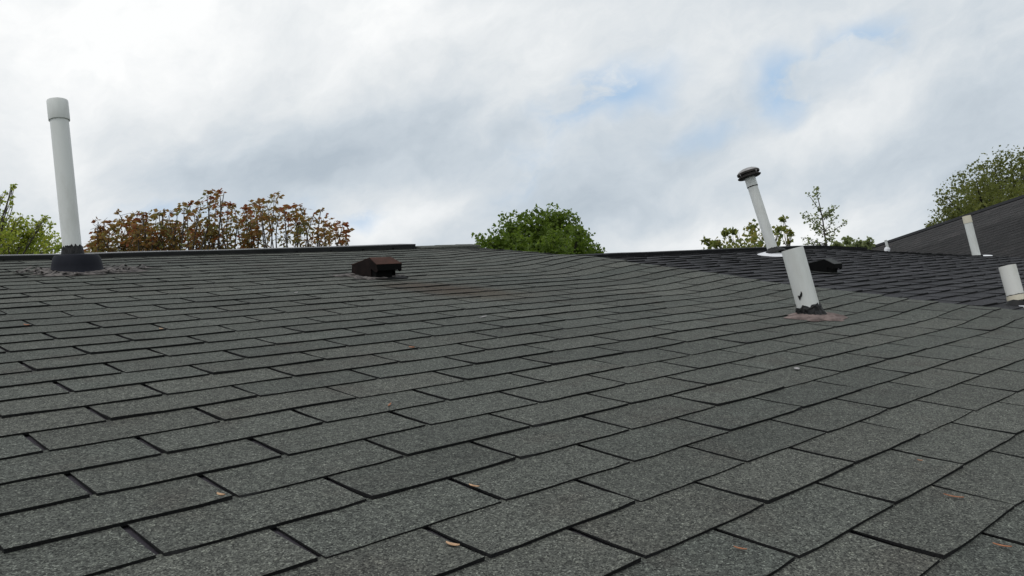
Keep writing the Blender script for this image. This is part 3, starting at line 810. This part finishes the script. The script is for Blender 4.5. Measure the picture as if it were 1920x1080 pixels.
# ------------------------------------------------------------------ trees
def leafset(mb, p, size, r, spread, tone, k=1, flat=.0):
    for _ in range(k):
        q = p + Vector((r.gauss(0, spread), r.gauss(0, spread), r.gauss(0, spread * .8)))
        d = Vector((r.gauss(0, 1), r.gauss(0, 1), r.gauss(-.2, .7))).normalized(); s = d.orthogonal().normalized()
        s = (s * math.cos(a := r.uniform(0, 6.28)) + d.cross(s) * math.sin(a)).normalized()
        L_ = size * r.uniform(.6, 1.25); w = L_ * r.uniform(.3, .5); n = d.cross(s) * L_ * .12
        tt = min(1, max(0, tone + r.gauss(0, .18)))
        mb.add([q, q + d * L_ * .5 + s * w + n, q + d * L_, q + d * L_ * .5 - s * w + n], [(0, 1, 2), (0, 2, 3)], 0, tt)
def bend(a, b, r, k=.12, n=5):
    a, b = Vector(a), Vector(b); L_ = (b - a).length; o1 = Vector((r.gauss(0, k), r.gauss(0, k), r.gauss(0, k * .5))) * L_
    return [a.lerp(b, i / n) + o1 * math.sin(PI * i / n) * .6 for i in range(n + 1)]
def tree(name, label, cat, d, base_px, clumps, leaf, size, per, trunk_r, mat_leaf, bark, seed, dz=.5, twig=3, twr=.012, limb_mode='limb', fork=.45, tone_f=None, group=None, rad_noise=.35, floor=.3):
    """clumps: photo x, y, radius (px) of leaf masses, set at depths round d"""
    r = random.Random(seed)
    base = at(base_px, 470, d); base.z = 0
    t = thing(name, label, cat, base, group)
    pts = []
    for (x, y, rad) in clumps:
        dd_ = d * (1 + r.uniform(-1, 1) * dz * .12); pts.append((at(x, y, dd_), rad / FOC * dd_))
    top = max(p.z for p, _ in pts); low = min(p.z for p, _ in pts)
    hub = Vector((base.x, base.y, base.z + max(low - 1.0, top * fork)))
    tm = MB(); tp = bend(base, hub, r, .03, 6); tm.tube(tp, [trunk_r * (1.25 - .5 * i / 6) for i in range(7)], 10); tm.build('trunk', [MS[bark]], t, True)
    cm = MB(); zmin = low
    for (p, rad) in pts:
        lm = MB(); pl = bend(hub, p, r, .10, 6); R0 = trunk_r * r.uniform(.28, .42)
        lm.tube(pl, [R0 * (1 - i / 6) + twr * .8 for i in range(7)], 6)
        tips = []
        for k in range(twig):
            dirn = Vector((r.gauss(0, 1), r.gauss(0, 1), r.gauss(.35, .8))).normalized()
            q = p + dirn * rad * r.uniform(.55, 1.05); st = pl[r.choice((3, 4, 5))]
            tw = bend(st, q, r, .10, 4); lm.tube(tw, [twr * (1 - .18 * i) for i in range(5)], 5, caps=False); tips += tw[1:]
        lm.build(limb_mode, [MS[bark]], t, True)
        n = int(per * max(floor, (rad / (60 / FOC * d))) ** 2)
        for k in range(n):
            if r.random() < .5 and tips:
                q = r.choice(tips); sp = rad * .18
            else:
                v = Vector((r.gauss(0, 1), r.gauss(0, 1), r.gauss(0, 1))).normalized() * rad * r.random() ** .45
                f = noise.noise((p + v) * (1.6 / max(.2, rad)) + Vector((seed, 0, 0)))
                if f < -rad_noise + .15: continue
                q = p + v; sp = rad * .06
            tn = .5 + .35 * noise.noise(q * (1.2 / max(.25, rad)) + Vector((0, seed, 0)))
            if tone_f: tn = tone_f(q, tn)
            leafset(cm, q, size, r, sp, tn, leaf)
    cm.build('crown', [mat_leaf], t, origin=base)
    return t

tree('tree', 'dense rounded deep-green tree behind the ridge near the middle', 'tree', 34, 1010,
     [(915, 455, 26), (945, 440, 30), (905, 470, 26), (975, 425, 34), (1000, 420, 32), (1035, 415, 32), (1060, 430, 34), (1075, 450, 34), (1010, 455, 36), (965, 462, 36),
      (1045, 465, 38), (1090, 468, 30), (1112, 472, 20), (985, 475, 36), (1030, 440, 26), (940, 472, 30), (1085, 440, 18), (1020, 485, 40), (1070, 490, 40), (960, 490, 40)],
     3, .15, 1150, .30, ML['maple'], 'barkdark', 21, 1.0, 4, .02, rad_noise=.34)
tree('tree', 'bright yellow-green tree at the far left behind the tallest pipe', 'tree', 22, -40,
     [(10, 430, 34), (45, 435, 32), (78, 425, 20), (92, 455, 26), (60, 465, 34), (25, 468, 36), (-20, 440, 40), (108, 465, 14), (-16, 380, 14), (3, 368, 5), (12, 360, 5), (20, 352, 4), (26, 348, 3), (85, 408, 7), (40, 410, 10), (-30, 400, 30)],
     3, .085, 950, .09, ML['lime'], 'bark', 5, .8, 5, .010, floor=.12)
tree('tree', 'tall sparse spring-leaved tree rising over the large dark roof at the right', 'tree', 30, 1900,
     [(1800, 395, 40), (1835, 380, 44), (1870, 370, 44), (1910, 355, 50), (1780, 410, 34), (1765, 420, 26), (1800, 350, 30), (1830, 335, 34), (1865, 318, 36), (1895, 305, 32), (1925, 310, 40), (1945, 340, 50), (1850, 405, 40), (1775, 370, 22), (1745, 425, 14), (1810, 420, 30), (1900, 400, 50), (1820, 400, 46), (1860, 395, 50), (1890, 385, 50), (1790, 425, 40), (1840, 372, 40)],
     2, .105, 850, .30, ML['spring'], 'barkdark', 33, 1.0, 7, .012, rad_noise=.45)
tree('shrub', 'olive and yellow leafy shrub behind the charcoal ridge at the mushroom-capped pipe', 'shrub', 14, 1400,
     [(1395, 450, 26), (1418, 440, 24), (1430, 455, 26), (1375, 458, 20), (1350, 462, 14), (1330, 463, 10), (1410, 422, 12), (1460, 432, 9), (1470, 412, 6), (1480, 435, 5), (1456, 462, 8), (1360, 438, 6), (1322, 452, 6), (1375, 432, 5), (1345, 450, 6), (1440, 470, 20), (1400, 470, 24)],
     2, .075, 330, .06, ML['mixed'], 'bark', 8, .5, 3, .006, 'stem')

# sapling: one leader and whorls of side branches
def sapling():
    d = 16; r = random.Random(3)
    base = at(1552, 470, d); base.z = 0
    t = thing('sapling', 'young slender sapling with open upswept branches, right of the mushroom-capped pipe', 'sapling', base)
    lead = [at(1551, 465, d), at(1546, 440, d), at(1543, 415, d), at(1538, 390, d), at(1532, 365, d), at(1530, 354, d)]
    tm = MB(); tm.tube([base, base.lerp(lead[0], .5)] + lead, [.05, .035, .018, .016, .013, .010, .007, .004], 8); tm.build('trunk', [MS['bark']], t, True)
    cm = MB()
    def leafy(pts, n, sp, sz):
        for k in range(int(n * .42)):
            i = r.random() * (len(pts) - 1); a = pts[int(i)].lerp(pts[min(len(pts) - 1, int(i) + 1)], i % 1)
            leafset(cm, a, sz * .8, r, sp * .62, .5 + r.gauss(0, .2), 1)
    leafy([at(1531, 372, d), at(1530, 352, d)], 90, .045, .07)
    for (s, e, n, sp) in [((1543, 405), (1513, 362), 90, .035), ((1543, 410), (1527, 404), 60, .06), ((1545, 425), (1505, 403), 210, .075), ((1544, 430), (1525, 425), 120, .075),
                          ((1545, 412), (1567, 387), 130, .06), ((1546, 435), (1572, 402), 110, .06), ((1547, 440), (1589, 416), 110, .04), ((1549, 452), (1562, 440), 110, .07), ((1549, 458), (1502, 445), 70, .05),
                          ((1550, 460), (1510, 458), 110, .07), ((1543, 405), (1555, 395), 90, .06), ((1546, 440), (1536, 432), 90, .08)]:
        A = at(*s, d); B = at(*e, d * r.uniform(.98, 1.02)); p = bend(A, B, r, .06, 5); p[2] = p[2] - Vector((0, 0, .03))
        lm = MB(); lm.tube(p, [.012, .010, .008, .006, .005, .003], 5); lm.build('branch', [MS['bark']], t, True)
        leafy(p[1:], n, sp, .07)
    cm.build('crown', [ML['sap']], t, origin=base)
sapling()
tree('shrub', 'low pale-green shrub tops showing over the right end of the charcoal ridge', 'shrub', 18, 1600,
     [(1566, 459, 7), (1588, 452, 8), (1606, 456, 9), (1628, 455, 8), (1576, 464, 8), (1596, 465, 10), (1618, 464, 10)], 2, .075, 900, .05, ML['sap'], 'bark', 18, .4, 2, .006, 'stem')

# rust-leaved shrubs: many upright canes with drooping leaves at their tips
def cane_shrub(label, d, tops, seed, leafy, base_px, dens):
    r = random.Random(seed); base = at(base_px, 470, d); base.z = 0
    t = thing('shrub', label, 'shrub', base, 'rust-leaved shrubs behind the metal ridge strip')
    fm = MB()
    for (x, y) in tops:
        if y > 372 and x < 585 and r.random() < .45: y += r.uniform(2, 18)
        bare = x > 440 and x < 585
        lo = r.uniform(.30, .68) if bare else r.uniform(.0, .38)
        dd_ = d * r.uniform(.95, 1.05); top = at(x, y, dd_); low = at(x + r.uniform(-25, 25), 500, dd_); foot = base.lerp(Vector((low.x, low.y, 0)), .6); foot.z = 0
        p = bend(low, top, r, .05, 6); pts = [foot, foot.lerp(low, .5) + Vector((r.gauss(0, .05), r.gauss(0, .05), 0))] + p
        sm = MB(); rr = r.uniform(.008, .015); sm.tube(pts, [rr * 1.6, rr * 1.4] + [rr * (1 - .11 * i) for i in range(7)], 6); 
        L_ = (p[-1] - p[0]).length
        hue0 = min(1, max(0, r.gauss(.52, .22)))
        for k in range(int(4 + 6.5 * dens)):
            q = lo + (1 - lo) * r.random() ** .8; i = q * 6; a = p[int(min(5, i))].lerp(p[int(min(5, i)) + 1], i % 1 if i < 6 else 1)
            yaw = r.uniform(0, 2 * PI); out = Vector((math.cos(yaw), math.sin(yaw), r.uniform(.0, .9))).normalized(); pl = r.uniform(.06, .16)
            if r.random() < .35: sm.tube([a, a + out * pl], [.003, .002], 4, caps=False)
            n = r.randint(3, 6)                       # a drooping compound leaf
            for m_ in range(n):
                f = (m_ + 1) / n; b = a + out * pl * f + Vector((0, 0, -.10 * f * f * pl / .15))
                dv = (out * .5 + Vector((r.gauss(0, .6), r.gauss(0, .6), -.55))).normalized(); s = dv.cross(Vector((r.gauss(0, 1), r.gauss(0, 1), r.gauss(0, 1)))).normalized()
                l = r.uniform(.045, .085); w = l * r.uniform(.17, .28)
                fm.add([b, b + dv * l * .5 + s * w, b + dv * l, b + dv * l * .5 - s * w], [(0, 1, 2), (0, 2, 3)], 0, min(1, max(0, hue0 + r.gauss(0, .2) - .12 * (q - .6))))
        for k in range(2):                            # the leaf tuft at the tip
            yaw = r.uniform(0, 2 * PI); out = Vector((math.cos(yaw), math.sin(yaw), 1.1)).normalized()
            for m_ in range(5):
                f = (m_ + 1) / 5; b = p[-1] + out * .08 * f + Vector((0, 0, -.02 * f * f))
                dv = (out * .6 + Vector((r.gauss(0, .5), r.gauss(0, .5), -.5))).normalized(); s = dv.cross(Vector((r.gauss(0, 1), r.gauss(0, 1), r.gauss(0, 1)))).normalized()
                l = r.uniform(.05, .085); w = l * .3
                fm.add([b, b + dv * l * .5 + s * w, b + dv * l, b + dv * l * .5 - s * w], [(0, 1, 2), (0, 2, 3)], 0, min(1, max(0, hue0 - .15 + r.gauss(0, .15))))
        sm.build('stem', [MS['bark']], t, True)
    fm.build('foliage', [ML['rust']], t, origin=base)
T1 = [(172, 455), (180, 452), (190, 440), (184, 416), (196, 410), (206, 412), (200, 445), (212, 425), (224, 402), (228, 420), (236, 425), (244, 416), (250, 408), (258, 404), (266, 402), (240, 440), (255, 435), (270, 405), (277, 404), (272, 430), (285, 420),
      (293, 410), (298, 391), (305, 400), (316, 396), (310, 420), (322, 410), (328, 425), (218, 445), (262, 450), (288, 445), (300, 440), (315, 445)]
T2 = [(333, 398), (345, 388), (352, 382), (358, 386), (365, 388), (372, 396), (376, 380), (388, 367), (396, 364), (404, 372), (413, 368), (420, 362), (428, 376), (440, 386), (436, 384), (455, 384), (462, 388), (470, 380), (478, 378), (486, 380), (492, 378), (500, 380), (514, 367), (520, 372),
      (526, 392), (533, 390), (541, 388), (548, 384), (556, 390), (563, 386), (562, 400), (570, 412), (575, 415), (340, 420), (360, 430), (380, 425), (400, 430), (420, 425), (445, 415), (465, 420), (480, 425)]
rx = random.Random(77)
T2 += [(rx.uniform(350, 578), rx.uniform(405, 450)) for _ in range(14)]; T1 += [(rx.uniform(175, 330), rx.uniform(420, 455)) for _ in range(14)]
T3 = [(588, 402), (601, 396), (606, 410), (614, 416), (622, 424), (628, 422), (634, 430), (598, 440), (612, 440), (643, 422), (648, 436), (586, 448)]
cane_shrub('rust-leaved shrub, lowest and densest, beside the tallest pipe', 11, T1, 41, 1, 250, 1.7)
cane_shrub('tallest rust-leaved shrub with many bare upright stems, behind the middle of the metal ridge strip', 11, T2, 42, 1, 450, 1.15)
cane_shrub('small separate rust and green shrub behind the free end of the metal ridge strip', 11, T3, 43, 1, 615, 1.0)
